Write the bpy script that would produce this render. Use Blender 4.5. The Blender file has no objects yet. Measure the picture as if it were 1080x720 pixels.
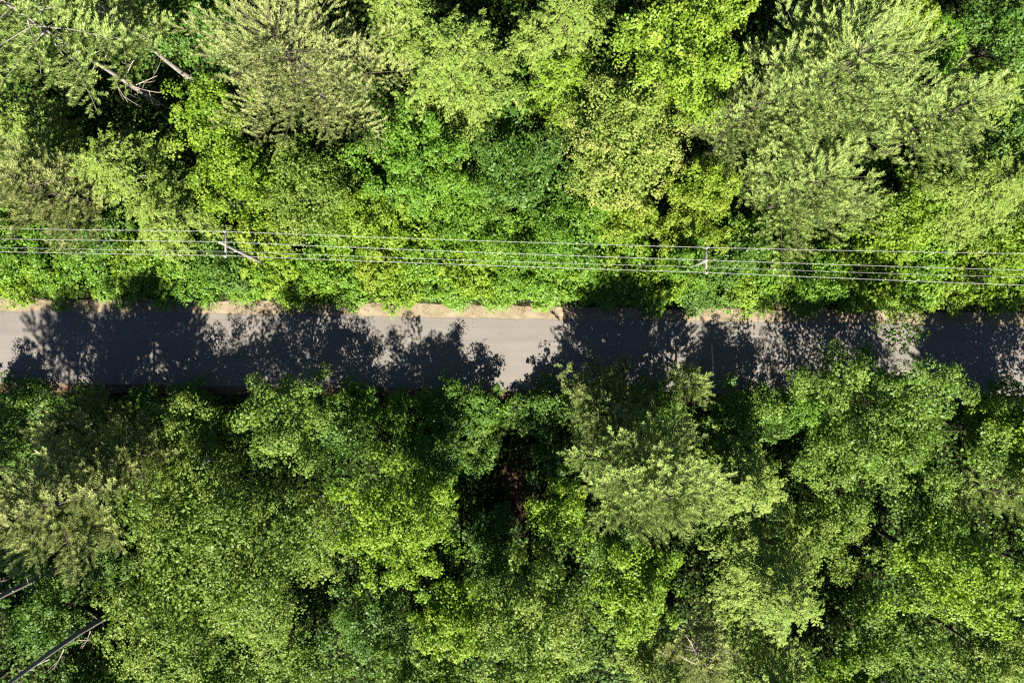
import bpy, math
import numpy as np

# ------------------------------------------------------------------ camera, sky, sun, exposure
SC = bpy.context.scene
COL = SC.collection
H = 63.0            # drone height above the road (road about 6.6 m wide)
F = 720.0           # focal length in photo pixels (24 mm on 36 mm, photo 1080 px wide)
cam_d = bpy.data.cameras.new('camera'); cam_d.lens = 24.0; cam_d.sensor_width = 36.0
cam_d.clip_end = 1500.0; cam_d.clip_start = 0.5
cam = bpy.data.objects.new('camera', cam_d); COL.objects.link(cam)
cam.location = (0, 0, H); cam.rotation_euler = (0, 0, 0)
SC.camera = cam

ELEV = math.radians(45.5)
W = bpy.data.worlds.new('World'); SC.world = W; W.use_nodes = True
nt = W.node_tree; nt.nodes.clear()
sky = nt.nodes.new('ShaderNodeTexSky'); sky.sky_type = 'NISHITA'; sky.sun_disc = False
sky.sun_elevation = ELEV; sky.sun_rotation = math.radians(180.0)
sky.air_density = 0.4; sky.dust_density = 0.1; sky.ozone_density = 2.0
bg = nt.nodes.new('ShaderNodeBackground'); bg.inputs['Strength'].default_value = 0.05
wo = nt.nodes.new('ShaderNodeOutputWorld')
nt.links.new(sky.outputs[0], bg.inputs[0]); nt.links.new(bg.outputs[0], wo.inputs[0])

sun_d = bpy.data.lights.new('sun', 'SUN'); sun_d.energy = 5.0; sun_d.angle = math.radians(0.5)
sun_d.color = (1.0, 0.935, 0.81)
sun = bpy.data.objects.new('sun', sun_d); COL.objects.link(sun)
sun.rotation_euler = (math.pi / 2 - ELEV, 0, math.radians(0.0))
sun.location = (0, -60, 80)

SC.view_settings.view_transform = 'Standard'; SC.view_settings.look = 'None'
SC.view_settings.gamma = 1.0; SC.view_settings.use_curve_mapping = False
SC.view_settings.exposure = 2.46
SC.render.engine = 'CYCLES'
SC.cycles.max_bounces = 6; SC.cycles.diffuse_bounces = 4; SC.cycles.glossy_bounces = 2
SC.cycles.transmission_bounces = 4; SC.cycles.transparent_max_bounces = 4
SC.cycles.use_denoising = False
SC.cycles.pixel_filter_type = 'BLACKMAN_HARRIS'; SC.cycles.filter_width = 1.3
SC.cycles.sample_clamp_indirect = 4.0

# ------------------------------------------------------------------ helpers
def at(px, py, z=0.0):
    """photo pixel at a known height above the ground -> point"""
    d = H - z
    return np.array([(px - 540.0) / F * d, (360.0 - py) / F * d, z])

def tag(o, label=None, cat=None, group=None, kind=None):
    if label: o['label'] = label
    if cat: o['category'] = cat
    if group: o['group'] = group
    if kind: o['kind'] = kind
    return o

def empty(name, loc):
    o = bpy.data.objects.new(name, None); COL.objects.link(o)
    o.empty_display_size = 0.3; o.location = loc
    return o

def link(name, me, parent=None):
    o = bpy.data.objects.new(name, me); COL.objects.link(o)
    if parent: o.parent = parent
    return o

def np_mesh(name, V, faces, k, mat, tint=None, smooth=False):
    """V (n,3), faces (m,k) indices"""
    me = bpy.data.meshes.new(name)
    m = len(faces)
    me.vertices.add(len(V)); me.vertices.foreach_set('co', np.asarray(V, dtype=np.float32).ravel())
    me.loops.add(m * k); me.loops.foreach_set('vertex_index', np.asarray(faces, dtype=np.int32).ravel())
    me.polygons.add(m); me.polygons.foreach_set('loop_start', np.arange(0, m * k, k, dtype=np.int32))
    if smooth: me.polygons.foreach_set('use_smooth', np.ones(m, dtype=bool))
    if tint is not None:
        a = me.attributes.new('tint', 'FLOAT', 'FACE')
        a.data.foreach_set('value', np.asarray(tint, dtype=np.float32))
    me.update(calc_edges=True)
    me.materials.append(mat)
    return me

def nrm(a):
    return a / np.maximum(np.linalg.norm(a, axis=-1, keepdims=True), 1e-9)

def leaf_mesh(name, C, D, N, L, Wd, tint, mat, fold=0.12):
    """diamond leaves: centre, axis, normal, length, width"""
    D = nrm(D); S = nrm(np.cross(N, D)); N = np.cross(D, S)
    L = L[:, None]; Wd = Wd[:, None]
    V = np.empty((len(C), 4, 3))
    V[:, 0] = C - D * L * .5
    V[:, 1] = C + S * Wd * .5 + N * Wd * fold - D * L * .06
    V[:, 2] = C + D * L * .5 - N * L * .06
    V[:, 3] = C - S * Wd * .5 + N * Wd * fold - D * L * .06
    n = len(C)
    return np_mesh(name, V.reshape(-1, 3), np.arange(n * 4).reshape(n, 4), 4, mat, tint)

def needle_mesh(name, C, D, S, L, Wd, tint, mat):
    """single-triangle needle bundles: root, axis, side"""
    D = nrm(D); S = nrm(np.cross(D, S))
    V = np.empty((len(C), 3, 3))
    V[:, 0] = C - S * Wd[:, None] * .5
    V[:, 1] = C + S * Wd[:, None] * .5
    V[:, 2] = C + D * L[:, None]
    n = len(C)
    return np_mesh(name, V.reshape(-1, 3), np.arange(n * 3).reshape(n, 3), 3, mat, tint)

class Tubes:
    def __init__(s): s.V = []; s.Fc = []; s.n = 0
    def add(s, pts, radii, sides=6):
        pts = np.asarray(pts, float); k = len(pts)
        radii = np.broadcast_to(np.asarray(radii, float), (k,))
        T = nrm(np.gradient(pts, axis=0))
        ref = np.array([0.31, 0.17, 0.93]) if abs(T[0, 2]) < .8 else np.array([1., .1, 0])
        A = nrm(np.cross(T, ref)); B = np.cross(T, A)
        an = np.linspace(0, 2 * np.pi, sides, endpoint=False)
        ring = pts[:, None] + radii[:, None, None] * (np.cos(an)[None, :, None] * A[:, None] + np.sin(an)[None, :, None] * B[:, None])
        s.V.append(ring.reshape(-1, 3))
        for i in range(k - 1):
            for j in range(sides):
                a = s.n + i * sides + j; b = s.n + i * sides + (j + 1) % sides
                s.Fc.append((a, b, b + sides, a + sides))
        # end caps as fans of quads (sides even)
        for base in (s.n, s.n + (k - 1) * sides):
            for j in range(1, sides - 2, 2):
                s.Fc.append((base, base + j, base + j + 1, base + j + 2))
        s.n += k * sides
        return s
    def mesh(s, name, mat, smooth=True):
        return np_mesh(name, np.concatenate(s.V), np.array(s.Fc), 4, mat, None, smooth)

# ------------------------------------------------------------------ materials
def new_mat(name):
    m = bpy.data.materials.new(name); m.use_nodes = True
    m.node_tree.nodes.clear()
    return m, m.node_tree.nodes, m.node_tree.links

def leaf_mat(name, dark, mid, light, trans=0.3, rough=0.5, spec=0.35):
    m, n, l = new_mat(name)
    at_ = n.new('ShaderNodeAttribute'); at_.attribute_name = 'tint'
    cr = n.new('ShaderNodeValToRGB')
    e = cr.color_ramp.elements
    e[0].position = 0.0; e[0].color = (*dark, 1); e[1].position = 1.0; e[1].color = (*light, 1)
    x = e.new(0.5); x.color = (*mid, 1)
    l.new(at_.outputs['Fac'], cr.inputs[0])
    p = n.new('ShaderNodeBsdfPrincipled'); p.inputs['Roughness'].default_value = rough
    p.inputs['Specular IOR Level'].default_value = spec
    l.new(cr.outputs[0], p.inputs['Base Color'])
    hs = n.new('ShaderNodeHueSaturation'); hs.inputs['Hue'].default_value = 0.502
    hs.inputs['Saturation'].default_value = 1.1; hs.inputs['Value'].default_value = 1.15
    l.new(cr.outputs[0], hs.inputs['Color'])
    t = n.new('ShaderNodeBsdfTranslucent'); l.new(hs.outputs[0], t.inputs[0])
    mx = n.new('ShaderNodeMixShader'); mx.inputs[0].default_value = trans
    l.new(p.outputs[0], mx.inputs[1]); l.new(t.outputs[0], mx.inputs[2])
    o = n.new('ShaderNodeOutputMaterial'); l.new(mx.outputs[0], o.inputs[0])
    return m

def ramp_noise_mat(name, cols, scale, detail=6, rough=0.9, stretch=(1, 1, 1), bump=0.0, bscale=None, spec=0.2):
    m, n, l = new_mat(name)
    tc = n.new('ShaderNodeTexCoord'); mp = n.new('ShaderNodeMapping'); mp.inputs['Scale'].default_value = stretch
    l.new(tc.outputs['Object'], mp.inputs[0])
    nz = n.new('ShaderNodeTexNoise'); nz.inputs['Scale'].default_value = scale; nz.inputs['Detail'].default_value = detail
    nz.inputs['Roughness'].default_value = 0.65
    l.new(mp.outputs[0], nz.inputs['Vector'])
    cr = n.new('ShaderNodeValToRGB'); e = cr.color_ramp.elements
    k = len(cols)
    e[0].position = 0.3; e[0].color = (*cols[0], 1); e[1].position = 0.7; e[1].color = (*cols[-1], 1)
    for i in range(1, k - 1):
        x = e.new(0.3 + 0.4 * i / (k - 1)); x.color = (*cols[i], 1)
    l.new(nz.outputs[0], cr.inputs[0])
    p = n.new('ShaderNodeBsdfPrincipled'); p.inputs['Roughness'].default_value = rough
    p.inputs['Specular IOR Level'].default_value = spec
    l.new(cr.outputs[0], p.inputs['Base Color'])
    if bump:
        b = n.new('ShaderNodeBump'); b.inputs['Strength'].default_value = bump; b.inputs['Distance'].default_value = 0.05
        nb = n.new('ShaderNodeTexNoise'); nb.inputs['Scale'].default_value = bscale or scale * 4; nb.inputs['Detail'].default_value = 4
        l.new(mp.outputs[0], nb.inputs['Vector']); l.new(nb.outputs[0], b.inputs['Height']); l.new(b.outputs[0], p.inputs['Normal'])
    o = n.new('ShaderNodeOutputMaterial'); l.new(p.outputs[0], o.inputs[0])
    return m

def asphalt_mat():
    m, n, l = new_mat('asphalt')
    tc = n.new('ShaderNodeTexCoord')
    def noise(scale, stretch, detail=5, ro=0.6):
        mp = n.new('ShaderNodeMapping'); mp.inputs['Scale'].default_value = stretch
        l.new(tc.outputs['Object'], mp.inputs[0])
        nz = n.new('ShaderNodeTexNoise'); nz.inputs['Scale'].default_value = scale
        nz.inputs['Detail'].default_value = detail; nz.inputs['Roughness'].default_value = ro
        l.new(mp.outputs[0], nz.inputs['Vector']); return nz.outputs[0]
    def ramp(src, p0, c0, p1, c1):
        cr = n.new('ShaderNodeValToRGB'); e = cr.color_ramp.elements
        e[0].position = p0; e[0].color = (*c0, 1); e[1].position = p1; e[1].color = (*c1, 1)
        l.new(src, cr.inputs[0]); return cr.outputs[0]
    def mul(a, b, f=1.0):
        x = n.new('ShaderNodeMix'); x.data_type = 'RGBA'; x.blend_type = 'MULTIPLY'; x.inputs[0].default_value = f
        l.new(a, x.inputs[6]); l.new(b, x.inputs[7]); return x.outputs[2]
    base = ramp(noise(0.5, (.5, 1, 1)), .3, (.088, .080, .072), .7, (.104, .095, .086))
    # long wear streaks along the road (wheel tracks, old seams)
    st = ramp(noise(1.0, (.02, 1.6, 1), 5), .35, (.90, .90, .905), .65, (1.05, 1.045, 1.035))
    gr = ramp(noise(22, (1, 1, 1), 3, .7), .3, (.86, .86, .86), .7, (1.1, 1.1, 1.1))
    cr_ = ramp(noise(1.4, (.35, 1, 1), 8, .72), .485, (1, 1, 1), .5, (1, 1, 1))
    c = mul(mul(mul(base, st), gr), cr_)
    p = n.new('ShaderNodeBsdfPrincipled'); p.inputs['Roughness'].default_value = 0.85
    p.inputs['Specular IOR Level'].default_value = 0.25
    l.new(c, p.inputs['Base Color'])
    b = n.new('ShaderNodeBump'); b.inputs['Strength'].default_value = .35; b.inputs['Distance'].default_value = .02
    l.new(noise(30, (1, 1, 1), 3), b.inputs['Height']); l.new(b.outputs[0], p.inputs['Normal'])
    o = n.new('ShaderNodeOutputMaterial'); l.new(p.outputs[0], o.inputs[0])
    return m

M = {}
# species:       dark tint            middle               light
M['maple']   = leaf_mat('maple_leaf',   (0.0445, 0.1100, 0.0064), (0.0765, 0.1620, 0.0102), (0.1211, 0.2120, 0.0179), .34, .52, .3)
M['broad']   = leaf_mat('broad_leaf',   (0.0546, 0.1071, 0.0115), (0.0905, 0.1545, 0.0184), (0.1432, 0.2039, 0.0357), .34, .55, .26)
M['broady']  = leaf_mat('broad_leaf_yellowish', (0.0682, 0.1154, 0.0138), (0.1081, 0.1627, 0.0207), (0.1626, 0.2122, 0.0369), .34, .55, .26)
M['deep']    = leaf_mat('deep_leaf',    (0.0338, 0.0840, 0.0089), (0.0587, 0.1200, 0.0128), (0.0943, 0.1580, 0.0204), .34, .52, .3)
M['lime']    = leaf_mat('lime_leaf',    (0.0833, 0.1520, 0.0092), (0.1230, 0.1920, 0.0138), (0.1666, 0.2260, 0.0230), .34, .55, .26)
M['bright']  = leaf_mat('bright_leaf',  (0.0710, 0.1380, 0.0069), (0.1117, 0.1840, 0.0104), (0.1600, 0.2240, 0.0184), .34, .55, .26)
M['yellow']  = leaf_mat('yellow_leaf',  (0.0852, 0.1420, 0.0092), (0.1258, 0.1820, 0.0127), (0.1761, 0.2150, 0.0207), .34, .55, .26)
M['cream']   = leaf_mat('cream_leaf',   (0.0810, 0.1339, 0.0168), (0.1665, 0.2009, 0.0408), (0.2650, 0.2760, 0.0840), .3, .6, .18)
M['pine']    = leaf_mat('pine_needle',  (.124, .180, .044), (.205, .268, .076), (.285, .345, .116), .35, .65, .15)
M['olive']   = leaf_mat('olive_needle', (0.1408, 0.1693, 0.0534), (0.2122, 0.2448, 0.0846), (0.2876, 0.3142, 0.1251), .35, .65, .15)
M['tan']     = leaf_mat('tan_needle',   (.124, .148, .046), (.182, .212, .068), (.242, .268, .098), .35, .65, .15)
M['hemlock'] = leaf_mat('hemlock_leaf', (0.0770, 0.1280, 0.0168), (0.1263, 0.1840, 0.0294), (0.1881, 0.2380, 0.0504), .35, .6, .2)
M['blue']    = leaf_mat('blue_needle',  (0.099, 0.142, 0.040), (0.158, 0.198, 0.061), (0.221, 0.248, 0.088), .35, .65, .15)
M['shrub']   = leaf_mat('shrub_leaf',   (0.0526, 0.1220, 0.0064), (0.0882, 0.1740, 0.0102), (0.1407, 0.2280, 0.0204), .34, .52, .3)
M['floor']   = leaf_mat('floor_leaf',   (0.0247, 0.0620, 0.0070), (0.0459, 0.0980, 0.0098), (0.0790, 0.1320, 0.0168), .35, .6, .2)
M['grass']   = leaf_mat('dry_grass',    (.085, .080, .028), (.140, .118, .062), (.185, .155, .090), .2)
M['bark']    = ramp_noise_mat('bark', [(.022, .018, .014), (.045, .037, .029), (.080, .068, .056)], 3.0, stretch=(3, 3, .7), bump=.7, bscale=9)
M['greybark'] = ramp_noise_mat('grey_bark', [(.085, .076, .066), (.15, .135, .12), (.22, .205, .185)], 3.0, stretch=(3, 3, .7), bump=.7, bscale=9)
M['deadwood'] = ramp_noise_mat('deadwood', [(.13, .11, .09), (.24, .205, .17), (.34, .30, .26)], 4.0, bump=.4)
M['pole']    = ramp_noise_mat('pole_wood', [(.095, .087, .076), (.145, .135, .12), (.20, .188, .172)], 3.0, stretch=(4, 4, .4), bump=.3)
M['wire']    = ramp_noise_mat('aluminium_wire', [(.10, .10, .105), (.17, .17, .175)], 1.2, rough=.5, spec=.4)
M['ceramic'] = ramp_noise_mat('porcelain', [(.55, .55, .53), (.68, .68, .66)], 6.0, rough=.25, spec=.5)
M['metal']   = ramp_noise_mat('galvanised', [(.30, .30, .30), (.42, .42, .43)], 8.0, rough=.45, spec=.5)
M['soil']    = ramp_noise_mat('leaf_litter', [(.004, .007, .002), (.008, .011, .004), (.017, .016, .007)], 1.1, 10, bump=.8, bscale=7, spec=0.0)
M['sand']    = ramp_noise_mat('sandy_shoulder', [(.080, .062, .036), (.130, .105, .068), (.168, .142, .100)], 1.3, 8, stretch=(.6, 1, 1), bump=.6, bscale=12)
M['clay']    = ramp_noise_mat('reddish_shoulder', [(.038, .024, .015), (.068, .042, .025), (.100, .068, .044)], 1.3, 8, stretch=(.6, 1, 1), bump=.6, bscale=12)
M['litter']  = ramp_noise_mat('brown_litter', [(.012, .008, .005), (.030, .019, .011), (.052, .034, .020)], 2.5, 9, bump=.8, bscale=12, spec=0.0)
M['asphalt'] = asphalt_mat()
M['palestrip'] = ramp_noise_mat('pale_strip', [(.30, .26, .23), (.42, .36, .32)], 5.0)

# ------------------------------------------------------------------ setting: ground, road, shoulders
def grid_sheet(name, xs, y_of, z_of, mat):
    """strip given by columns xs and rows y_of[x] list"""
    V = []; Fc = []
    for i, x in enumerate(xs):
        ys = y_of(x); 
        for y in ys: V.append((x, y, z_of(x, y)))
    k = len(y_of(xs[0]))
    for i in range(len(xs) - 1):
        for j in range(k - 1):
            a = i * k + j
            Fc.append((a, a + k, a + k + 1, a + 1))
    return np_mesh(name, np.array(V), np.array(Fc), 4, mat, None, True)

RX = np.array([0, 270, 540, 810, 1080.0])
TOP = np.array([328, 331.5, 336, 340, 344.0]); BOT = np.array([404, 407.5, 411.5, 417, 424.0])
GX = (RX - 540) / F * H; GT = (360 - TOP) / F * H; GB = (360 - BOT) / F * H
def extrap(x, xs, ys):
    x = np.asarray(x, float)
    r = np.interp(x, xs, ys)
    r = np.where(x < xs[0], ys[0] + (x - xs[0]) * (ys[1] - ys[0]) / (xs[1] - xs[0]), r)
    return np.where(x > xs[-1], ys[-1] + (x - xs[-1]) * (ys[-1] - ys[-2]) / (xs[-1] - xs[-2]), r)
def road_n(x): return float(extrap(x, GX, GT))
def road_s(x): return float(extrap(x, GX, GB))
wob = np.random.default_rng(5).normal(size=(4, 400))
def wobble(x, k, amp):
    return amp * (np.interp(x * 1.2 + 200, np.arange(400), wob[k]) * .6 + np.interp(x * .35 + 200, np.arange(400), wob[(k + 1) % 4]) * .5)

xs_fine = np.linspace(-140, 140, 561)
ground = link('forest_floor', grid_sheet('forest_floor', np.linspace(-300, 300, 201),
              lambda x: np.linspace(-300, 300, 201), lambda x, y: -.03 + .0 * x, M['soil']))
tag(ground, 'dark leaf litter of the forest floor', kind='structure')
shn = link('sandy_shoulder', grid_sheet('sandy_shoulder', xs_fine,
           lambda x: np.linspace(road_n(x) - .25, road_n(x) + 1.2 + wobble(x, 0, .12), 5), lambda x, y: -.004, M['sand']))
tag(shn, 'strip of pale sandy dirt along the upper road edge', kind='structure')
shs = link('dirt_shoulder', grid_sheet('dirt_shoulder', xs_fine,
           lambda x: np.linspace(road_s(x) + .25, road_s(x) - .8 - wobble(x, 2, .12), 5), lambda x, y: -.004, M['clay']))
shs.data.flip_normals()
tag(shs, 'strip of reddish dirt along the lower road edge', kind='structure')
def rows(x):
    a, b = road_s(x) - wobble(x, 1, .06) - wobble(x * 3.1, 2, .04), road_n(x) + wobble(x, 3, .06) + wobble(x * 3.1, 0, .04)
    return np.linspace(a, b, 7)
road = link('asphalt_road', grid_sheet('asphalt_road', xs_fine, rows,
            lambda x, y: .012 + .05 * (1 - ((y - (road_n(x) + road_s(x)) / 2) / 3.4) ** 2), M['asphalt']))
tag(road, 'grey worn two lane asphalt road without markings', kind='structure')
def dirt_patch():
    rng = np.random.default_rng(8)
    c = at(546, 520, 0); an = np.linspace(0, 2 * np.pi, 28, endpoint=False)
    rr = 1 + .18 * np.sin(an * 3 + 1) + rng.normal(0, .07, 28)
    V = [(c[0], c[1], .0)] + [(c[0] + math.cos(a) * 1.5 * r, c[1] + math.sin(a) * 3.0 * r, -.012) for a, r in zip(an, rr)]
    Fc = [(0, 1 + k, 1 + (k + 1) % 28) for k in range(28)]
    tag(link('bare_dirt', np_mesh('bare_dirt', np.array(V), np.array(Fc), 3, M['litter'])), 'patch of bare brown dirt in the dark clearing', kind='structure')
dirt_patch()
# thin pale line across the lower half of the road
def add_pale_line():
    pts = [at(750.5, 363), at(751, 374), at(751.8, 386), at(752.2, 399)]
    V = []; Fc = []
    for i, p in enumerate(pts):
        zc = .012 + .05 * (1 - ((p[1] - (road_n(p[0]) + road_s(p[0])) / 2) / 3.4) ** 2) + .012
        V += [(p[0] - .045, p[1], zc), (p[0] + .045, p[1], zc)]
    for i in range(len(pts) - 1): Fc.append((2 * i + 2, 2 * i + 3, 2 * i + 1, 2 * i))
    o = link('pale_line', np_mesh('pale_line', np.array(V), np.array(Fc)[:, ::-1], 4, M['palestrip']), road)
add_pale_line()

# ------------------------------------------------------------------ trees
def trunk_mesh(rng, name, height, r0, lean, targets, mat, sides=8, top_frac=.95):
    """tapered, slightly bent trunk with limbs running to target points; root at origin"""
    T = Tubes()
    k = 9
    t = np.linspace(0, 1, k)
    bend = rng.normal(0, .02 * height, (2,))
    P = np.zeros((k, 3)); P[:, 2] = t * height * top_frac
    P[:, 0] = lean[0] * t + bend[0] * np.sin(t * np.pi); P[:, 1] = lean[1] * t + bend[1] * np.sin(t * np.pi)
    R = r0 * (1 - .85 * t) ; R[0] *= 1.35
    P[0, 2] = -.15
    T.add(P, R, sides)
    for q in targets:
        zq = np.clip(q[2] * .55 - .1 * np.hypot(q[0], q[1]), height * .18, height * .8)
        tt = zq / (height * top_frac)
        s = np.array([np.interp(tt, t, P[:, 0]), np.interp(tt, t, P[:, 1]), zq])
        mid = s * .5 + q * .5 + np.array([0, 0, .06 * np.linalg.norm(q - s)]) + rng.normal(0, .25, 3)
        u = np.linspace(0, 1, 5)[:, None]
        B = s * (1 - u) ** 2 + 2 * mid * u * (1 - u) + q * u ** 2
        r = max(.035, r0 * .42 * (1 - tt * .6))
        T.add(B, r * (1 - .8 * u[:, 0]), 6)
    return T.mesh(name, mat)

def broad_crown(rng, R, zc, hh, lean, mat, dens=3.0, leaf=.25, clump=.55, per=24, up=.7, nlobe=12, spike=.25, jit=.15, gap=.55, core=.45, lr=(.22, .40), kk=(.50, .88)):
    """crown of lobes > domed leaf clumps > leaves; returns mesh and lobe centres"""
    g = (np.arange(nlobe) + .5) / nlobe
    zz = .95 - 1.72 * g
    ph = np.arange(nlobe) * 2.399963 + rng.uniform(0, 6.28)
    rr = np.sqrt(np.maximum(0, 1 - zz ** 2))
    dirs = np.stack([np.cos(ph) * rr, np.sin(ph) * rr, zz], 1) + rng.normal(0, .16, (nlobe, 3))
    k = rng.uniform(kk[0], kk[1], nlobe)[:, None]
    LC = dirs * np.array([R, R, hh]) * k
    LR = R * rng.uniform(lr[0], lr[1], nlobe)
    LC = np.vstack([LC, [[0, 0, 0]]]); LR = np.append(LR, R * core)
    sq = np.array([1, 1, np.clip(hh / R, .6, 1.0)])
    ns = int(dens * 4 * np.pi * R * R * .55)
    m = ns * 4
    w = LR ** 2; w /= w.sum()
    li = rng.choice(len(LR), m, p=w)
    d = nrm(rng.normal(0, 1, (m, 3)) + nrm(LC[li] + 1e-6) * .8 + np.array([0, 0, .5]))
    rad = LR[li] * (rng.uniform(.66, 1.14, m) + (rng.random(m) < .14) * rng.uniform(0, spike * 1.8, m))
    P = LC[li] + d * rad[:, None] * sq
    dist = np.linalg.norm((P[:, None] - LC[None]) / sq, axis=2) / LR[None]
    dist[np.arange(m), li] = 9
    keep = (dist.min(1) > .78) | (rng.random(m) < .06)
    # ragged holes: a few directions lose most of their clumps
    hd = nrm(rng.normal(0, 1, (int(3 + R * 1.2), 3)))
    nd = nrm(P)
    hole = (nd @ hd.T).max(1) > .955
    keep &= ~(hole & (rng.random(m) < gap))
    P = P[keep][:ns]; d = d[keep][:ns]
    ns = len(P)
    sn = nrm(d * .55 + np.array([0, 0, 1.0]) * up + rng.normal(0, .22, (ns, 3)))
    stint = np.clip(rng.normal(.45, .19, ns) + .16 * np.sin(li[keep][:ns] * 2.1 + nlobe), 0, 1)
    srad = clump * np.exp(rng.normal(0, .32, ns)).clip(.5, 1.8)
    n = ns * per
    si = np.repeat(np.arange(ns), per)
    N0 = sn[si]
    X = nrm(np.cross(N0, np.array([.3, .9, .1]))); Y = np.cross(N0, X)
    a = rng.uniform(0, 2 * np.pi, n); q = np.sqrt(rng.random(n))
    el = rng.uniform(.6, 1.25, (ns, 1))[si]
    pet = 1 + .28 * np.sin(a * 3 + (np.arange(ns) * 1.7)[si]) * q      # uneven clump outline
    off = (X * np.cos(a)[:, None] * el + Y * np.sin(a)[:, None]) * (q * pet)[:, None]
    dome = np.sqrt(np.maximum(0, 1 - q * q)) * .95
    C = P[si] + (off + N0 * (dome - .25)[:, None]) * srad[si][:, None] + rng.normal(0, .05, (n, 3))
    N = nrm(N0 * .75 + off * .9 + rng.normal(0, jit, (n, 3)))
    D = nrm(off + rng.normal(0, .5, (n, 3)) - np.array([0, 0, .25]))
    L = leaf * rng.uniform(.7, 1.25, n)
    tint = np.clip(stint[si] + rng.normal(0, .055, n), 0, 1)
    # inner leaves that close the crown; crown shade painted in as darker tint
    ni = int(120 * R * R)
    lj = rng.choice(len(LR), ni, p=w)
    Ci = LC[lj] + nrm(rng.normal(0, 1, (ni, 3))) * (LR[lj] * .80 * rng.random(ni) ** .33)[:, None] * sq
    nc = int(85 * R * R)
    Cc = nrm(rng.normal(0, 1, (nc, 3)) + [0, 0, .35]) * np.array([R, R, hh]) * (core * rng.uniform(.75, .97, nc))[:, None]
    Ci = np.vstack([Ci, Cc]); ni += nc
    C = np.vstack([C, Ci]); N = np.vstack([N, nrm(rng.normal(0, .6, (ni, 3)) + [0, 0, .8])]); D = np.vstack([D, rng.normal(0, 1, (ni, 3))])
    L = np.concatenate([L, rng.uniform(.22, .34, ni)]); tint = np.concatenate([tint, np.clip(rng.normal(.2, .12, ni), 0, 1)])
    C = C + np.array([lean[0], lean[1], zc])
    low = C[:, 2] < .05
    C[low, 2] = .05 + rng.random(low.sum()) * .5
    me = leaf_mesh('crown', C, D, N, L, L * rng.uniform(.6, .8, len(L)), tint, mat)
    return me, (LC[:-1] * .8 + np.array([lean[0], lean[1], zc]))[:14], None

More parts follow.
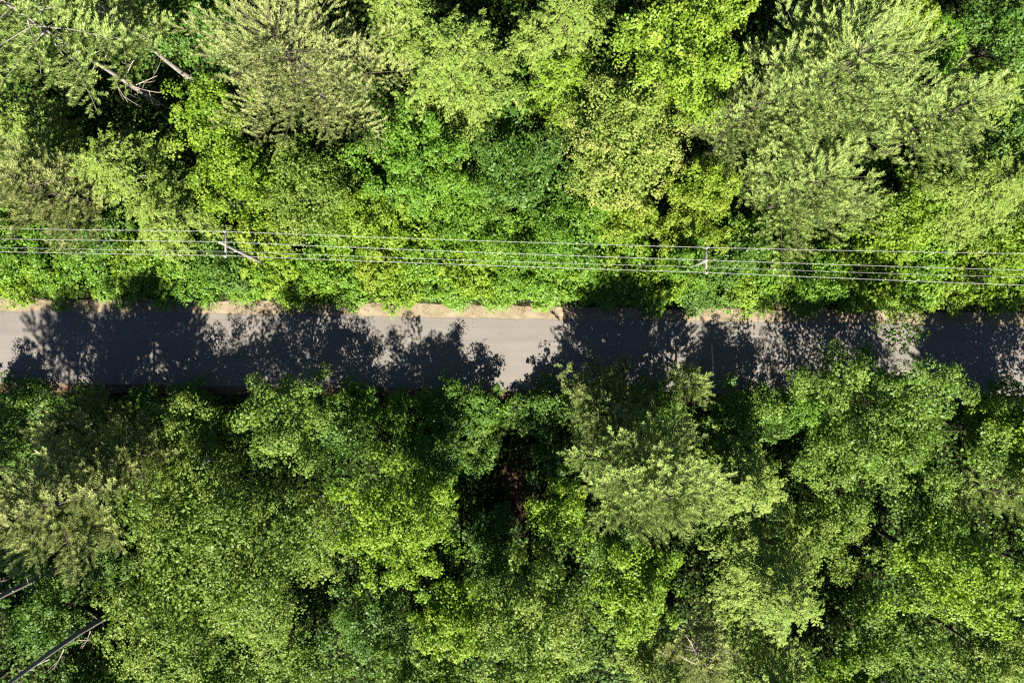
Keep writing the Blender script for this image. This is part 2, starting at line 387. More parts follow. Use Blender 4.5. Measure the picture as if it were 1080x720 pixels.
def pine_crown(rng, R, z0, z1, lean, mat, dens=1.0, style='pine', blade=.28, bw=.06, per=48, rise=.25, irregular=.25, prof=.55, plen=1.2, nb=None):
    """boughs > side twigs > plumes of needles (or flat feathery sprays); returns mesh, bough polylines"""
    hgt = z1 - z0
    nb = nb or int(np.clip(hgt * 4.6, 20, 64))
    f = np.sort(rng.random(nb) ** .9); f[-2:] = (.97, 1.0)
    lens = R * np.clip((1 - f) ** prof * (.6 + .4 * np.minimum(1, f / .2)), .08, 1) * (1 + rng.normal(0, irregular, nb)).clip(.4, 1.25)
    az = np.arange(nb) * 2.399963 + rng.normal(0, .3, nb)
    U = np.array([0, 0, 1.0])
    sgn = 1 if style == 'pine' else -1
    boughs = []; P = []; D = []; BT = []; PL = []
    for i in range(nb):
        dr = np.array([math.cos(az[i]), math.sin(az[i]), 0.0]); sd = np.array([-dr[1], dr[0], 0.0])
        el = rise * (.1 + 1.8 * f[i] ** 1.6) + rng.normal(0, .07)
        L = lens[i]; u = np.linspace(0, 1, 6); zb = z0 + hgt * f[i]
        base = np.array([lean[0] * zb / z1, lean[1] * zb / z1, zb])
        curve = (u ** 2) * (.16 if sgn > 0 else -.18) * L
        pts = base + dr * (u * L)[:, None] + U * (u * L * el + curve)[:, None] + sd * (np.sin(u * 3 + az[i]) * .06 * L)[:, None]
        boughs.append(pts)
        k = max(2, int((2.0 + L * 3.0) * dens))
        s0 = .16 * (1 - f[i]) ** .5
        s_ = s0 + (1 - s0) * (np.arange(k) + rng.random(k) * .9) / k; s_[-1] = 1.0
        ps = np.stack([np.interp(s_, u, pts[:, c]) for c in range(3)], 1)
        side = np.where(np.arange(k) % 2 == 0, 1.0, -1.0); side[-1] *= .15
        tl = (L * .40 * (1.12 - s_) + .22) * rng.uniform(.6, 1.25, k)       # twig length
        td = nrm(dr * .75 + sd * side[:, None] * .85 + U * (el * .6 + sgn * .14 + rng.normal(0, .12, k))[:, None])
        # plumes along each twig
        for t_i in range(k):
            c = max(1, int(tl[t_i] / .8 + .5))
            w_ = (np.arange(c) + .6) / c
            q = ps[t_i] + td[t_i] * (tl[t_i] * w_)[:, None] + rng.normal(0, .10, (c, 3))
            dd = nrm(td[t_i] + U * (.55 if sgn > 0 else -.30) + rng.normal(0, .26, (c, 3)))
            P.append(q); D.append(dd); PL.append(plen * rng.uniform(.6, 1.2, c)); BT.append(np.full(c, rng.normal(0, .08)))
    P = np.concatenate(P); D = np.concatenate(D); BT = np.concatenate(BT); PL = np.concatenate(PL)
    m = len(P)
    tt = np.clip(rng.normal(.45, .13, m) + BT, 0, 1)
    n = m * per; si = np.repeat(np.arange(m), per)
    Dm = D[si]; pl = PL[si]
    al = rng.random(n) * .95 - .45
    tint = np.clip(tt[si] + rng.normal(0, .13, n) + al * .15, 0, 1)
    if sgn > 0:
        rad = nrm(np.cross(Dm, rng.normal(0, 1, (n, 3))))
        rad[:, 2] = np.abs(rad[:, 2]) * .8 + rad[:, 2] * .2
        dd = nrm(Dm * .75 + rad * .75 + U * .15)
        C = P[si] + Dm * (al * pl)[:, None] + rad * .03
        Lb = blade * rng.uniform(.7, 1.2, n) * (1 - .35 * np.maximum(0, al))
        me = needle_mesh('crown', C, dd, nrm(rng.normal(0, .45, (n, 3)) + np.array([0, -.25, .8])), Lb, bw * rng.uniform(.7, 1.3, n), tint, mat)
    else:
        sdv = nrm(np.cross(U, Dm)); sg = rng.choice([-1, 1], n)
        wl = .30 * (1 - np.clip(al + .45, 0, 1) ** 1.5) * rng.random(n) ** .7 + .02
        C = P[si] + Dm * (al * pl)[:, None] + sdv * (sg * wl)[:, None] + rng.normal(0, .03, (n, 3)) - U * (wl * .3 + np.maximum(0, al) * .12)[:, None]
        dd = nrm(Dm * .8 + sdv * sg[:, None] * .75 + rng.normal(0, .22, (n, 3)))
        N = nrm(U + Dm * .25 + sdv * (sg * .3)[:, None] + rng.normal(0, .28, (n, 3)))
        L = blade * rng.uniform(.65, 1.25, n)
        me = leaf_mesh('crown', C, dd, N, L, L * .42, tint, mat, .05)
    return me, boughs

SPECIES_NAME = {}
TREES = []
def make_tree(spec, idx):
    kind = spec['k']; px, py, rp = spec['p']; zc = spec['zc']
    rng = np.random.default_rng(1000 + idx * 17 + spec.get('seed', 0))
    d = H - zc
    R = rp / F * d
    c = at(px, py, zc)
    lean = np.array(spec.get('lean', (0, 0)), float)
    base = np.array([c[0] - lean[0], c[1] - lean[1], 0.0])
    root = empty(spec['n'], base)
    tag(root, spec['l'], 'tree', spec.get('g'))
    root.rotation_euler = (0, 0, 0)
    mat = M[spec['m']]
    if kind == 'broad':
        hh = spec.get('hh', R * spec.get('hk', .85)); hh = min(hh, zc - .6)
        fine = spec.get('leaf', .25) < .195
        if not fine: R *= .9; hh *= .92
        me, lobes, _ = broad_crown(rng, R, zc, hh, lean, mat, spec.get('dens', 1.12), spec.get('leaf', .25) * .76, spec.get('clump', .52),
                                   int(spec.get('per', 24) * 2.6), spec.get('up', .6), spec.get('lobes', 12) if fine else int(14 + R * 3.4), spec.get('spike', .3), gap=spec.get('gap', .4),
                                   core=.66 if fine else .64, lr=(.26, .38) if fine else (.13, .25), kk=(.55, .78) if fine else (.62, .93))
        height = zc + hh * .4
        r0 = .06 + height * .013
        tm = trunk_mesh(rng, 'trunk', height, r0, lean * height / zc, lobes, M['bark'])
    else:
        z1 = spec['top']; z0 = spec.get('low', z1 * .35)
        stl = 'pine' if kind == 'pine' else 'hemlock'
        me, boughs = pine_crown(rng, R, z0, z1, lean, mat, spec.get('dens', 1.0), stl, spec.get('blade', .33 if stl == 'pine' else .24),
                                spec.get('bw', .065), spec.get('per', 53 if stl == 'pine' else 34), spec.get('rise', .3 if stl == 'pine' else .14),
                                spec.get('irr', .22), spec.get('prof', .55))
        T = Tubes()
        k = 8; t = np.linspace(0, 1, k)
        bd = rng.normal(0, (.03 if 'trunk' in spec['l'] else .014) * z1, 2)
        Pt = np.stack([lean[0] * t + bd[0] * np.sin(t * 5.5) * (1 - t), lean[1] * t + bd[1] * np.sin(t * 4.2) * (1 - t), t * z1], 1); Pt[0, 2] = -.15
        r0 = spec.get('r0', .07 + z1 * .011)
        T.add(Pt, r0 * (1 - .93 * t), 8)
        for b in boughs:
            T.add(b, np.linspace(.05, .014, 6), 4)
        tm = T.mesh('trunk', M['greybark' if 'bare' in spec['l'] else 'bark'])
    link('trunk', tm, root)
    cr = link('crown', me, root)
    for dbs in spec.get('dead', []):
        T = Tubes()
        p0, p1, r = dbs
        p0 = np.array(p0) - base; p1 = np.array(p1) - base
        u = np.linspace(0, 1, 6)[:, None]
        mid = (p0 + p1) / 2 + rng.normal(0, .12, 3) * np.linalg.norm(p1 - p0) * .5
        B = p0 * (1 - u) ** 2 + 2 * mid * u * (1 - u) + p1 * u ** 2
        T.add(B, r * (1 - .75 * u[:, 0]), 6)
        for q in range(3):
            s = B[2 + q]; e = s + (nrm(p1 - p0) * .5 + rng.normal(0, .5, 3)) * np.linalg.norm(p1 - p0) * .35
            T.add(np.stack([s, (s + e) / 2 + rng.normal(0, .05, 3), e]), np.array([r * .45, r * .3, r * .12]), 4)
        link('dead_branch', T.mesh('dead_branch', M['deadwood']), root)
    return root

def B(n, p, zc, m, l, **k): TREES.append(dict(k='broad', n=n, p=p, zc=zc, m=m, l=l, **k))
def P_(n, p, zc, top, m, l, **k): TREES.append(dict(k='pine', n=n, p=p, zc=zc, top=top, m=m, l=l, **k))
def Hm(n, p, zc, top, m, l, **k): TREES.append(dict(k='hemlock', n=n, p=p, zc=zc, top=top, m=m, l=l, **k))

# --- upper side of the road, left to right
dead1 = []
_tr = lambda s, z: np.array([at(40, 25, 16)[0], at(40, 25, 16)[1], z])
for (z, px_, py_, zz, r) in [(5, 172, 98, 5.5, .06), (5.4, 145, 60, 6.8, .07), (4.4, 166, 80, 5.6, .07), (7, 135, 108, 7.6, .06),
                             (3.2, 190, 122, 3.0, .05), (8.6, 120, 38, 9.4, .06), (9.4, 90, 92, 9.6, .06), (10.5, 118, 45, 11, .05), (6.5, 150, 98, 6.3, .05)]:
    dead1.append((_tr(0, z), at(px_, py_, zz), r * .7))
P_('pine_tree', (40, 25, 95), 16, 20.5, 'pine', 'tall pale pine in the upper left corner with bare trunk and dead branches', low=13, nt=4300, dead=dead1, r0=.27, irr=.35, prof=.42)
P_('pine_tree', (105, 5, 70), 14, 17, 'pine', 'pale green pine at the top edge above the bare dead branches', low=9, nt=2300)
P_('pine_tree', (50, 200, 70), 9, 13, 'tan', 'tan tinged pine at the left edge above the wires', low=4, nt=2500)
Hm('hemlock_tree', (20, 130, 45), 9, 12, 'hemlock', 'mid green conifer at the left edge below the corner pine', nt=1500)
Hm('hemlock_tree', (128, 178, 58), 8, 11.5, 'hemlock', 'feathery green hemlock just below the bare dead branches', nt=2300)
Hm('hemlock_tree', (175, 225, 58), 6, 8.5, 'hemlock', 'light green feathery conifer behind the left utility pole', nt=2200)
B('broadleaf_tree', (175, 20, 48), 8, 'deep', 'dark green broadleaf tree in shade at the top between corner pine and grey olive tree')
P_('conifer_tree', (310, 62, 112), 12, 16.5, 'olive', 'large grey olive conifer at the top left, palest of the conifers', low=4.5, nt=6800, blade=.24, bw=.06, rise=.55, prof=.4, irr=.15)
B('broadleaf_tree', (222, 120, 46), 7, 'bright', 'bright green broadleaf tree touching the lower left of the grey olive conifer', leaf=.24)
B('broadleaf_tree', (250, 185, 50), 6, 'bright', 'bright green rounded tree between hemlock and yellow green tree above the left pole')
B('broadleaf_tree', (325, 205, 62), 6, 'broady', 'yellow green dense tree under the grey olive conifer', leaf=.19, per=14)
B('maple_tree', (440, 170, 66), 8, 'maple', 'vivid green rounded maple left of the dark fine leaved tree', leaf=.22)
B('broadleaf_tree', (385, 235, 45), 5, 'bright', 'light green small tree just above the wires below the vivid maple')
Hm('larch_tree', (480, 68, 92), 11, 15, 'hemlock', 'yellow green feathery larch at the top centre left with drooping sprays', low=3.5, nt=4800, seed=4)
Hm('hemlock_tree', (595, 28, 66), 10, 14, 'hemlock', 'green feathery hemlock at the top centre beside the lime green tree', nt=2900)
Hm('hemlock_tree', (592, 85, 46), 8, 11, 'bright', 'small bright hemlock between the larch and the cream flowering tree', nt=1800)
B('broadleaf_tree', (720, 48, 88), 12, 'lime', 'lime green wide flat leaved tree at the top right of centre', leaf=.26, up=1.1, spray=.75, per=22)
B('flowering_tree', (655, 152, 76), 10, 'cream', 'cream and yellow flowering tree below the lime green tree', leaf=.19, per=18, spray=.4)
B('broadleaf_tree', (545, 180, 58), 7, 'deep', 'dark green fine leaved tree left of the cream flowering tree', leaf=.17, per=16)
B('broadleaf_tree', (600, 240, 55), 4.5, 'maple', 'dark vivid green low tree below the cream flowering tree, above the wires', leaf=.18)
B('broadleaf_tree', (500, 232, 50), 4.5, 'shrub', 'green low tree above the wires at the centre of the picture', leaf=.18)
B('broadleaf_tree', (742, 200, 44), 7, 'yellow', 'yellow green small tree to the lower right of the cream flowering tree', leaf=.22)
B('broadleaf_tree', (728, 247, 42), 5, 'yellow', 'yellowish tree just above the right utility pole', leaf=.2)
P_('pine_tree', (785, 125, 58), 10, 13.5, 'blue', 'blue green pine between the lime tree and the big pale pine', nt=2000)
P_('pine_tree', (880, 80, 118), 14, 19, 'pine', 'biggest pale pine with long upright plumes at the top right', low=7, nt=6800, rise=.5, seed=2)
P_('pine_tree', (850, 198, 90), 8, 11.5, 'pine', 'broad pale pine right of the right utility pole reaching down to the wires', low=3, nt=5000, seed=1, rise=.4, bw=.06)
P_('pine_tree', (1000, 120, 62), 12, 15.5, 'pine', 'pale pine with silvery tips right of the biggest pine', low=6, nt=2700, rise=.5)
B('broadleaf_tree', (950, 14, 48), 10, 'yellow', 'yellow leaved tree at the top edge behind the biggest pine', leaf=.2)
Hm('hemlock_tree', (1040, 100, 50), 9, 12, 'hemlock', 'olive green conifer at the right edge beside the silvery tipped pine', nt=1800)
B('broadleaf_tree', (1065, 35, 52), 9, 'deep', 'dark green broadleaf tree in the upper right corner')
Hm('hemlock_tree', (1035, 200, 68), 8, 12, 'hemlock', 'shaggy green conifer at the right edge above the wires', nt=2900, seed=9)
B('broadleaf_tree', (955, 225, 42), 5, 'bright', 'bright green low tree between the broad pine and the shaggy conifer')

# --- lower side of the road, left to right
B('broadleaf_tree', (12, 455, 36), 8, 'broad', 'green broadleaf tree at the left edge just below the road', leaf=.22)
P_('pine_tree', (72, 452, 44), 7, 10, 'blue', 'dull green shaded pine below the road near the left edge', dens=1.35, low=1.5, nt=1600)
P_('pine_tree', (55, 535, 84), 14, 18.5, 'olive', 'pale olive pine at the left edge of the lower wood', dens=1.35, low=9, nt=3400, irr=.35)
P_('pine_tree', (118, 488, 45), 11, 14, 'tan', 'tan pine between the pale olive pine and the big leafy tree', dens=1.35, nt=1500)
B('broadleaf_tree', (232, 590, 122), 10.2, 'broady', 'largest leafy broadleaf tree in the lower left, mid green with fine leaves', hk=1.05, hh=7.2, leaf=.19, per=18, lobes=18, spray=.45)
dead2 = []
for (ax, ay, bx, by) in [(214, 494, 204, 478), (214, 494, 218, 477), (214, 494, 224, 482), (212, 497, 196, 486)]:
    dead2.append((at(ax, ay, 8.3), at(bx, by, 9.0), .05))
B('broadleaf_tree', (205, 478, 58), 5.5, 'hemlock', 'pale green broadleaf tree with bare white twigs at its top, lower left', leaf=.2, hh=2.7, dead=dead2)
B('broadleaf_tree', (300, 440, 60), 8.2, 'broad', 'green broadleaf tree overlapping the lower road edge left of centre', hh=5.8, leaf=.21)
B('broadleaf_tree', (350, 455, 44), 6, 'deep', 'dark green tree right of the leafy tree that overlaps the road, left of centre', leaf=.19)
B('broadleaf_tree', (418, 552, 76), 9.5, 'bright', 'bright yellow green rounded tree left of the dark clearing', hk=.95, leaf=.23)
B('broadleaf_tree', (462, 478, 42), 5.5, 'deep', 'dark green tree at the upper left of the dark clearing', leaf=.2)
B('broadleaf_tree', (392, 660, 52), 4.8, 'deep', 'mid green broadleaf tree at the bottom left of centre', leaf=.2)
B('broadleaf_tree', (478, 655, 50), 9.5, 'bright', 'bright green broadleaf tree at the bottom below the dark clearing', leaf=.23)
B('broadleaf_tree', (560, 655, 78), 9.8, 'broady', 'wide green broadleaf tree at the bottom centre', hh=7.4, leaf=.21)
B('maple_tree', (590, 545, 42), 8, 'bright', 'bright green maple at the right side of the dark clearing', leaf=.24)
P_('pine_tree', (640, 432, 55), 7.5, 11, 'blue', 'blue green shaded pine at the lower road edge right of centre', dens=1.35, low=1.5, nt=2500)
P_('pine_tree', (728, 405, 30), 5, 7, 'pine', 'slim pale tipped pine poking over the lower road edge', low=1.2)
P_('pine_tree', (692, 512, 92), 13.5, 18, 'pine', 'large pale green pine in the middle of the lower wood', dens=1.35, low=6, nt=4600, rise=.4, seed=3)
B('maple_tree', (668, 622, 58), 11, 'bright', 'bright lime maple below the large pale pine of the lower wood', hk=1.05, leaf=.24, up=.9)
Hm('hemlock_tree', (785, 515, 62), 9, 13, 'hemlock', 'green layered hemlock right of the large pale pine of the lower wood', nt=2800)
Hm('hemlock_tree', (815, 620, 82), 11, 15.5, 'hemlock', 'yellow green layered hemlock at the lower right with pale tips', nt=4600, seed=2)
B('broadleaf_tree', (925, 448, 106), 8.2, 'broad', 'largest green broadleaf tree right of centre overhanging the road', spike=.12, hh=6.8, leaf=.21, lobes=16, spray=.55)
B('broadleaf_tree', (868, 558, 52), 5.2, 'broady', 'mid green broadleaf tree under the tree that overhangs the road', leaf=.21)
B('maple_tree', (1008, 602, 68), 11, 'bright', 'bright yellow green maple near the right edge of the lower wood', hk=1.05, leaf=.25, seed=5)
B('broadleaf_tree', (985, 548, 36), 3.5, 'deep', 'shaded green tree between overhanging tree and bright maple at the lower right', leaf=.22)
B('broadleaf_tree', (935, 672, 62), 6.5, 'broad', 'green broadleaf tree at the bottom right below the hemlock tips', leaf=.22)
B('broadleaf_tree', (1050, 695, 56), 8, 'broady', 'leafy tree in the lower right corner', leaf=.22)
B('broadleaf_tree', (1068, 458, 50), 8.2, 'lime', 'lime green tree at the right edge just below the road', hh=6.2, leaf=.24)
P_('pine_tree', (1062, 520, 44), 9.5, 12.5, 'pine', 'pale pine at the right edge below the lime green tree', nt=1700)
dead3 = []
for (ax, ay, bx, by) in [(735, 690, 722, 668), (738, 700, 728, 676), (742, 705, 752, 686), (735, 700, 716, 690)]:
    dead3.append((at(ax, ay, 12.0), at(bx, by, 12.3), .05))
P_('pine_tree', (738, 690, 52), 9.5, 12.5, 'olive', 'olive pine with bare white twigs at the bottom edge right of centre', nt=1900, dead=dead3)
B('broadleaf_tree', (160, 700, 40), 6, 'maple', 'small green tree at the bottom edge beside the big leafy tree', leaf=.2)
B('broadleaf_tree', (315, 705, 46), 4.8, 'broad', 'pale green tree at the bottom edge between two leafy trees', leaf=.2)
B('broadleaf_tree', (45, 652, 46), 5, 'deep', 'low shaded tree between the two leaning bare trunks at the lower left', leaf=.2)
B('broadleaf_tree', (772, 450, 40), 5, 'deep', 'small dark tree between slim pale tipped pine and overhanging tree', leaf=.22)
B('broadleaf_tree', (1118, 470, 80), 8.5, 'broad', 'green tree at the right edge, mostly outside the picture, below the road', hh=6.5)
B('broadleaf_tree', (1118, 610, 60), 8, 'broad', 'green tree at the right edge beside the bright maple, mostly cut off')
Hm('hemlock_tree', (705, 735, 60), 9, 12, 'hemlock', 'hemlock cut off by the bottom edge right of centre')
Hm('hemlock_tree', (815, 730, 70), 10, 14, 'hemlock', 'feathery conifer cut off by the bottom edge under the layered hemlock', seed=3)
B('broadleaf_tree', (445, 722, 60), 7, 'broad', 'green tree cut off by the bottom edge left of centre')
B('broadleaf_tree', (225, 735, 58), 6, 'broad', 'green tree cut off by the bottom edge below the largest leafy tree')
B('broadleaf_tree', (90, 730, 45), 5, 'deep', 'dark low tree at the bottom edge beside the leaning bare trunk')
B('broadleaf_tree', (560, 745, 60), 7, 'bright', 'bright tree cut off by the bottom edge at the centre')
B('broadleaf_tree', (900, 745, 66), 7, 'bright', 'bright tree cut off by the bottom edge at the lower right')
B('maple_tree', (640, 575, 30), 4, 'deep', 'dark small maple in the gap under the large pale pine')
B('broadleaf_tree', (525, 602, 28), 4, 'deep', 'small dark tree at the lower end of the dark clearing')
for (x, y, r, z, h, mt, lab) in [(468, 432, 32, 3.6, 2.4, 'deep', 'low shaded sapling tree left of the sunlit gap, below the road'),
        (506, 432, 28, 2.9, 1.9, 'deep', 'lowest shaded sapling beside the sunlit gap, below the road'),
        (574, 432, 24, 2.6, 1.6, 'deep', 'small sapling right of the sunlit gap, below the road'),
        (603, 432, 28, 3.6, 2.4, 'deep', 'dark sapling touching the blue green pine, below the road'),
        (690, 430, 36, 3.6, 2.6, 'deep', 'dark bushy sapling between blue green pine and slim pale tipped pine'),
        (795, 432, 34, 3.6, 2.4, 'deep', 'dark bushy sapling left of the overhanging tree, below the road'),
        (1058, 436, 38, 3.8, 2.6, 'deep', 'dark sapling at the right edge under the lime green tree'),
        (4, 432, 32, 3.0, 2.0, 'deep', 'dark sapling at the left edge below the road')]:
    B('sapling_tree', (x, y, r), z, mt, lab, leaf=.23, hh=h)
# upper side fillers
B('broadleaf_tree', (724, 276, 28), 7.0, 'maple', 'dark leafy tree hugging the right utility pole', leaf=.2)
B('broadleaf_tree', (1075, 140, 40), 7, 'deep', 'dark tree at the right edge under the olive green conifer')
B('broadleaf_tree', (985, 50, 40), 7, 'maple', 'green tree at the top right between yellow tree and corner tree')
Hm('larch_tree', (418, 8, 50), 10, 13, 'hemlock', 'yellow green larch at the top edge beside the grey olive conifer')
B('broadleaf_tree', (535, 105, 36), 6, 'deep', 'small dark tree in the gap below the two feathery conifers')
B('broadleaf_tree', (235, 40, 40), 6, 'deep', 'shaded tree at the top left behind the grey olive conifer')
B('broadleaf_tree', (100, 245, 40), 4, 'deep', 'dark green low tree above the wires near the left edge')
B('broadleaf_tree', (5, 255, 36), 4, 'maple', 'green low tree at the left end of the wires')
B('broadleaf_tree', (660, 235, 40), 5, 'yellow', 'yellow green low tree directly under the cream flowering tree')
B('broadleaf_tree', (1060, 255, 40), 5, 'bright', 'bright low tree at the right edge behind the wires')
P_('pine_tree', (-20, 130, 60), 10, 13, 'pine', 'pale pine cut off by the left edge of the picture')
B('broadleaf_tree', (-15, 30, 60), 9, 'broad', 'green tree cut off by the upper left edge')
Hm('hemlock_tree', (1100, 200, 60), 9, 12, 'hemlock', 'green conifer cut off by the right edge above the wires')
# tall pines whose bare trunks cross the lower left corner
for (bx, by, lab, sd) in [(132, 640, 'tall pine whose bare grey trunk crosses the lower left corner', 1),
                          (72, 594, 'tall pine whose bare grey trunk enters from the left edge below the olive pine', 2)]:
    b = at(bx, by, 0)
    rd = np.random.default_rng(60 + sd); stubs = []
    for q in range(7):
        z_ = 3.5 + q * 1.7; a_ = rd.uniform(0, 6.28); l_ = rd.uniform(.7, 1.9)
        stubs.append((np.array([b[0], b[1], z_]), np.array([b[0] + math.cos(a_) * l_, b[1] + math.sin(a_) * l_, z_ + rd.uniform(-.1, .6)]), .035))
    TREES.append(dict(dead=stubs, k='pine', n='pine_tree', p=(540 + b[0] * F / (H - 20), 360 - b[1] * F / (H - 20), 75), zc=20, top=25, low=17.5, m='olive', l=lab, nt=2400, r0=.31, irr=.3, prof=.4, seed=sd))

ROOTS = [make_tree(s, i) for i, s in enumerate(TREES)]
# the wood goes on past the frame: copies of trees already built
def copy_tree(root, x, y, rz):
    c = root.copy(); COL.objects.link(c); c.location = (x, y, 0); c.rotation_euler = (0, 0, rz)
    c['label'] = 'tree of the wood just outside the picture'; c['group'] = 'trees beyond the picture edge'
    for ch in [o for o in bpy.data.objects if o.parent == root and not o.name.startswith('dead_branch')]:
        k = ch.copy(); COL.objects.link(k); k.parent = c
src = [r for r, t in zip(ROOTS, TREES) if t['p'][2] > 58 and 'dead' not in t and 'bare' not in t['l']]
rb = np.random.default_rng(44)
ring = [(-38, -33), (-46, -30), (-30.5, -34)] + [(x, 34 + 3 * rb.random()) for x in np.arange(-54, 56, 9)]
ring += [(sx * (52 + 2 * rb.random()), y) for sx in (-1, 1) for y in (-30, -21, -12, 14, 22, 29)]
for i, (x, y) in enumerate(ring): copy_tree(src[(i * 5 + 2) % len(src)], x, y, rb.uniform(0, 6.28))

# ------------------------------------------------------------------ shrubs
def shrub_proto(seed, R, hgt, mat, nleaf, leaf):
    rng = np.random.default_rng(seed)
    me, lobes, sp = broad_crown(rng, R, hgt * .5, hgt * .5, (0, 0), mat, 4.0, leaf * .9, .36, 24, .75, 12, .2, core=.72, lr=(.3, .45), gap=.2)
    T = Tubes()
    for q in lobes:
        b = np.array([rng.normal(0, .12), rng.normal(0, .12), -.1])
        T.add(np.stack([b, (b + q) / 2 + rng.normal(0, .1, 3), q]), np.array([.045, .035, .015]), 6)
    return me, T.mesh('stem', M['bark'])
PROTO = []
for i, (mt, lf) in enumerate([('shrub', .23), ('bright', .25), ('maple', .21), ('shrub', .26), ('yellow', .22), ('deep', .23)]):
    PROTO.append(shrub_proto(300 + i, 2.3, 3.2, M[mt], 2900, lf))
SH = []
def shrub(px, py, k, label, group, s=1.0, sz=1.0, rz=0.0):
    z = 1.6 * sz
    c = at(px, py, z)
    o = empty('roadside_shrub', (c[0], c[1], 0)); o.rotation_euler = (0, 0, rz); o.scale = (s, s, sz)
    tag(o, label, 'shrub', group)
    link('foliage', PROTO[k][0], o); link('stem', PROTO[k][1], o)
    SH.append(o)

rs = np.random.default_rng(77)
COLR = ['vivid green', 'bright light green', 'deep vivid green', 'glossy green', 'yellow green', 'dark green']
GRN = 'shrubs along the upper side of the road'
edge = [(10, 'at the far left end'), (62, 'second from the left end'), (112, 'left of the dark shaded stretch'), (160, 'in shade left of the left pole'),
        (212, 'in shade straight below the left pole'), (264, 'just right of the left pole'), (318, 'in the first shadow right of the left pole'),
        (372, 'ending the first shadow right of the left pole'), (424, 'above the left end of the sunlit road'), (476, 'above the left half of the sunlit road'),
        (528, 'above the middle of the sunlit road'), (580, 'above the right half of the sunlit road'), (632, 'where the long sunlit road stretch ends'),
        (684, 'above the broad central tree shadow'), (736, 'straight below the right pole'), (788, 'just right of the right pole'),
        (842, 'in the left half of the right shadow'), (896, 'in the right half of the right shadow'), (948, 'above the small sunlit gap at right'),
        (1000, 'second from the right end'), (1056, 'at the far right end')]
pick = [1, 0, 0, 2, 2, 0, 1, 3, 1, 3, 0, 3, 0, 2, 5, 1, 3, 0, 1, 4, 1]
for (x, ph), k in zip(edge, pick):
    yy = np.interp(x, [0, 540, 1080], [304, 311, 316])
    shrub(x + rs.uniform(-6, 6), yy - 9 + rs.uniform(-1.2, 1.2), k, COLR[k] + ' front row shrub ' + ph, GRN, rs.uniform(.92, 1.05), rs.uniform(.6, .78), rs.uniform(0, 6.28))
pick2 = [0, 2, 1, 3, 5, 1, 0, 4, 0, 1, 2, 0, 3, 1, 5, 0, 2, 1, 3, 1, 0]
ph2 = [p for _, p in edge]
for i, (x, ph) in enumerate(edge):
    yy = np.interp(x, [0, 540, 1080], [274, 283, 292])
    shrub(x + 24 + rs.uniform(-7, 7), yy - 2 + rs.uniform(-5, 5), pick2[i], COLR[pick2[i]] + ' middle row shrub ' + ph.replace('straight below', 'beside'), GRN, rs.uniform(.9, 1.15), rs.uniform(.95, 1.25), rs.uniform(0, 6.28))
back = [(30, 'near the left edge'), (90, 'between left edge and left pole'), (285, 'right of the left pole'), (350, 'further right of the left pole'), (440, 'left of centre'), (555, 'at the centre'),
        (655, 'left of the right pole'), (785, 'just right of the right pole'), (905, 'below the broad pale pine'), (975, 'below the low bright tree'), (1050, 'at the right edge')]
pick3 = [2, 5, 4, 0, 1, 2, 3, 5, 1, 0, 3]
for (x, ph), k in zip(back, pick3):
    yy = np.interp(x, [0, 540, 1080], [243, 252, 262])
    shrub(x, yy, k, COLR[k] + ' back row shrub behind the wires, ' + ph, GRN, rs.uniform(1.0, 1.2), rs.uniform(1.1, 1.4), rs.uniform(0, 6.28))
GRS = 'shrubs along the lower side of the road'
south = [(30, 422, 5, 'at the far left'), (95, 430, 2, 'left, beside the dull shaded pine'), (150, 428, 5, 'left of the leafy tree that overlaps the road'), (200, 425, 2, 'touching the leafy tree that overlaps the road'),
         (375, 428, 2, 'right of the dark tree left of centre'), (425, 432, 0, 'above the bright rounded tree'), (470, 430, 2, 'left of the sunlit gap in the shadow'), (515, 438, 0, 'straight below the sunlit gap in the shadow'),
         (560, 435, 5, 'left of the blue green shaded pine'), (440, 470, 2, 'in the second row left of the clearing'), (500, 478, 5, 'at the top of the dark clearing'), (585, 480, 5, 'at the upper right of the dark clearing'), (770, 436, 2, 'right of the slim pale tipped pine'), (812, 442, 5, 'left of the tree overhanging the road'),
         (1030, 440, 5, 'right of the tree overhanging the road'), (846, 432, 2, 'under the left end of the overhanging tree'), (85, 560, 5, 'under the pale olive pine'), (30, 590, 2, 'above the leaning trunk at the left edge'), (120, 600, 5, 'left of the largest leafy tree'), (520, 560, 5, 'at the left foot of the dark clearing')]
for (x, y, k, ph) in south:
    shrub(x, y, k, COLR[k] + ' low shrub below the road, ' + ph, GRS, rs.uniform(.8, 1.0), rs.uniform(.55, .8), rs.uniform(0, 6.28))

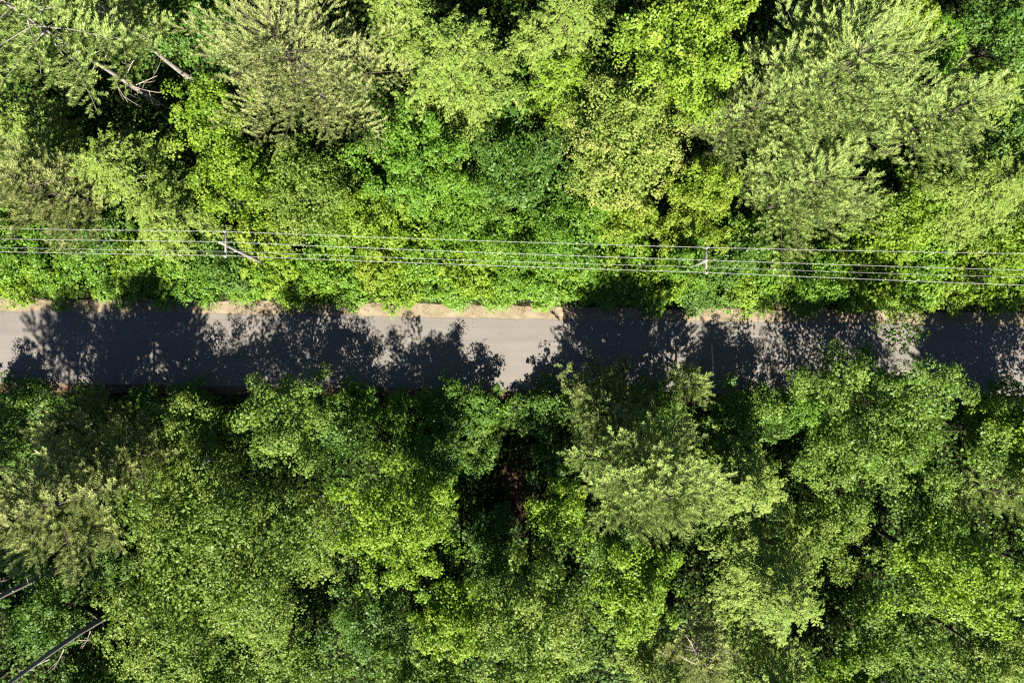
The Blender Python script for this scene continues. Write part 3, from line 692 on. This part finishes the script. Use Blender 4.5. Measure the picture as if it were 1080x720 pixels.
# ------------------------------------------------------------------ ground cover and verge grass
def ground_cover():
    rng = np.random.default_rng(9)
    n = 165000
    x = rng.uniform(-51, 51, n); y = rng.uniform(-35, 35, n)
    nn = extrap(x, GX, GT) + 1.35; ss = extrap(x, GX, GB) - 1.0
    clear = ((x - .5) / 3.2) ** 2 + ((y + 13) / 5.0) ** 2 < 1
    keep = ((y > nn) | (y < ss)) & ~(clear & (rng.random(n) < .85))
    x, y = x[keep], y[keep]; n = len(x)
    patch = np.sin(x * .55 + 1.3 * np.sin(y * .4)) * np.cos(y * .6 + np.sin(x * .3))
    dn = np.minimum(1, np.minimum(np.abs(y - extrap(x, GX, GT) - 1.3), np.abs(y - extrap(x, GX, GB) + 1.0)) / 1.5)
    z = rng.random(n) ** 1.3 * (.9 + .6 * patch) * (.25 + .75 * dn) + .04
    C = np.stack([x, y, z], 1)
    D = rng.normal(0, 1, (n, 3)); D[:, 2] *= .3
    N = nrm(np.array([0, 0, 1.]) + rng.normal(0, .4, (n, 3)))
    L = rng.uniform(.2, .36, n)
    t = np.clip(rng.normal(.4, .2, n) + patch * .15, 0, 1)
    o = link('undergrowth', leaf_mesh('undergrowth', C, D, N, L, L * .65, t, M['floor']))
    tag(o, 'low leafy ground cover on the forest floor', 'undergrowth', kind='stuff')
def verge_grass():
    rng = np.random.default_rng(12)
    n = 26000
    x = rng.uniform(-60, 60, n)
    north = rng.random(n) < .68
    gap = np.abs(rng.normal(0, .55, n))
    y = np.where(north, extrap(x, GX, GT) + 1.75 - gap, extrap(x, GX, GB) - 1.25 + gap * .8)
    ok = (np.where(north, y > extrap(x, GX, GT) + .12, y < extrap(x, GX, GB) - .12))
    dens = np.interp(x * .9 + 200, np.arange(400), wob[2]) + np.interp(x * 2.3 + 190, np.arange(400), wob[3])
    ok &= rng.random(n) < np.clip(.55 + .35 * dens, .05, 1)
    x, y, north = x[ok], y[ok], north[ok]; n = len(x)
    C = np.stack([x, y, np.full(n, -.01)], 1)
    D = nrm(np.array([0, 0, 1.0]) + rng.normal(0, .75, (n, 3)) * np.array([1, 1, .1]))
    t = np.clip(rng.normal(.5, .25, n), 0, 1)
    me = needle_mesh('verge_grass', C, D, rng.normal(0, 1, (n, 3)), rng.uniform(.12, .38, n), rng.uniform(.025, .06, n), t, M['grass'])
    tag(link('verge_grass', me), 'dry straw coloured grass along both road edges', 'grass', kind='stuff')
def fallen_leaves():
    rng = np.random.default_rng(31)
    n = 1500
    x = rng.uniform(-55, 55, n); e = np.abs(rng.normal(0, .5, n)) + rng.random(n) ** 6 * 3
    top = rng.random(n) < .5
    a, b = extrap(x, GX, GT), extrap(x, GX, GB)
    y = np.where(top, a - e, b + e)
    z = .012 + .05 * (1 - ((y - (a + b) / 2) / 3.4) ** 2) + .02
    C = np.stack([x, y, z], 1)
    D = rng.normal(0, 1, (n, 3)); D[:, 2] *= .05
    N = nrm(np.array([0, 0, 1.]) + rng.normal(0, .15, (n, 3)))
    L = rng.uniform(.06, .14, n)
    o = link('fallen_leaves', leaf_mesh('fallen_leaves', C, D, N, L, L * .6, rng.random(n), M['grass']))
    tag(o, 'dry leaves and twigs scattered along the asphalt edges', 'leaves', kind='stuff')
ground_cover(); verge_grass(); fallen_leaves()

# ------------------------------------------------------------------ power line
ARMZ = 10.6
line = {-273: (236, 248, 259.5), 235: (244.3, 256.8, 269.8), 743: (261.3, 275.5, 287.5), 1250: (270, 290.5, 307)}
poles = {}
def utility_pole(px, label, lean):
    ys = line[px]
    mid = at(px, ys[1], ARMZ); a = at(px, ys[0], ARMZ); b = at(px, ys[2], ARMZ)
    base = mid - np.array([lean[0], lean[1], ARMZ])
    root = empty('utility_pole', base); tag(root, label, 'utility pole', 'wooden poles of the power line')
    loc = lambda p: np.asarray(p) - base
    t = np.linspace(0, 1, 7)[:, None]
    topz = ARMZ + .55
    P = np.array([lean[0], lean[1], 0]) * t * topz / ARMZ + np.array([0, 0, topz]) * t; P[0, 2] = -.3
    link('pole', Tubes().add(P, np.linspace(.17, .115, 7), 12).mesh('pole', M['pole']), root)
    d = nrm(a - b)
    e0, e1 = a + d * .14, b - d * .14
    off = np.array([.17, 0, -.12])
    c0, c1 = loc(e0 + off), loc(e1 + off)
    # crossarm: square timber
    V = []; s = .06
    for q in (c0, c1):
        for (u, v) in ((-1, -1), (1, -1), (1, 1), (-1, 1)): V.append(q + np.array([u * s, 0, v * s]))
    Fq = [(0, 1, 2, 3), (7, 6, 5, 4), (0, 4, 5, 1), (1, 5, 6, 2), (2, 6, 7, 3), (3, 7, 4, 0)]
    link('crossarm', np_mesh('crossarm', np.array(V), np.array(Fq), 4, M['pole']), root)
    for q in (a, b):
        e = loc(q * .62 + mid * .38 + off + np.array([0, 0, -.05])); m0 = loc(mid + np.array([.13, 0, -.85]))
        link('brace', Tubes().add(np.stack([e, (e + m0) / 2, m0]), .022, 6).mesh('brace', M['metal']), root)
    for q, up_ in ((a, 0.0), (mid, .56), (b, 0.0)):
        w = loc(q + off * (0 if up_ else 1)) + np.array([0, 0, .06 + up_])
        if up_: w = P[-1] + np.array([0, 0, -.02])
        z = np.array([0, .05, .08, .13, .16, .21, .24]); r = np.array([.03, .035, .085, .05, .08, .045, .03])
        link('insulator', Tubes().add(w + np.stack([z * 0, z * 0, z], 1), r, 8).mesh('insulator', M['ceramic']), root)
    # tension bracket for the low cable
    k = np.array([lean[0], lean[1], 0]) * 8.0 / ARMZ + np.array([0, -.14, 8.0])
    link('cable_bracket', Tubes().add(np.stack([k + [-.12, 0, 0], k, k + [.12, 0, 0]]), .04, 6).mesh('cable_bracket', M['metal']), root)
    ends = (a + off + [0, 0, .30], base + P[-1] + [0, 0, .22], b + off + [0, 0, .30], base + k)
    poles[px] = [np.asarray(e, float) for e in ends]
utility_pole(-273, 'wooden utility pole standing beyond the left edge of the picture', (0, 0))
utility_pole(235, 'left wooden utility pole with crossarm, its grey shaft showing below the wires', (.25, .55))
utility_pole(743, 'right wooden utility pole with white crossarm end among green shrubs', (0, 0))
utility_pole(1250, 'wooden utility pole standing beyond the right edge of the picture', (0, 0))
WL = ['uppermost of the four power line wires', 'second power line wire from the top, running over the pole tops',
      'lowest of the four wires, nearest the road', 'third wire from the top, a thinner cable hung lower on the poles']
for k in range(4):
    pts = []
    keys = sorted(poles)
    for i in range(3):
        p, q = poles[keys[i]][k], poles[keys[i + 1]][k]
        u = np.linspace(0, 1, 25)[:, None]
        seg = p * (1 - u) + q * u - np.array([0, 0, 1.0]) * (4 * u * (1 - u)) * (.45 if k < 3 else .6)
        pts.append(seg if i == 2 else seg[:-1])
    r = [.018, .019, .019, .013][k]
    o = link('power_line_wire', Tubes().add(np.concatenate(pts), r, 6).mesh('power_line_wire', M['wire']))
    tag(o, WL[k], 'wire', 'wires of the power line')
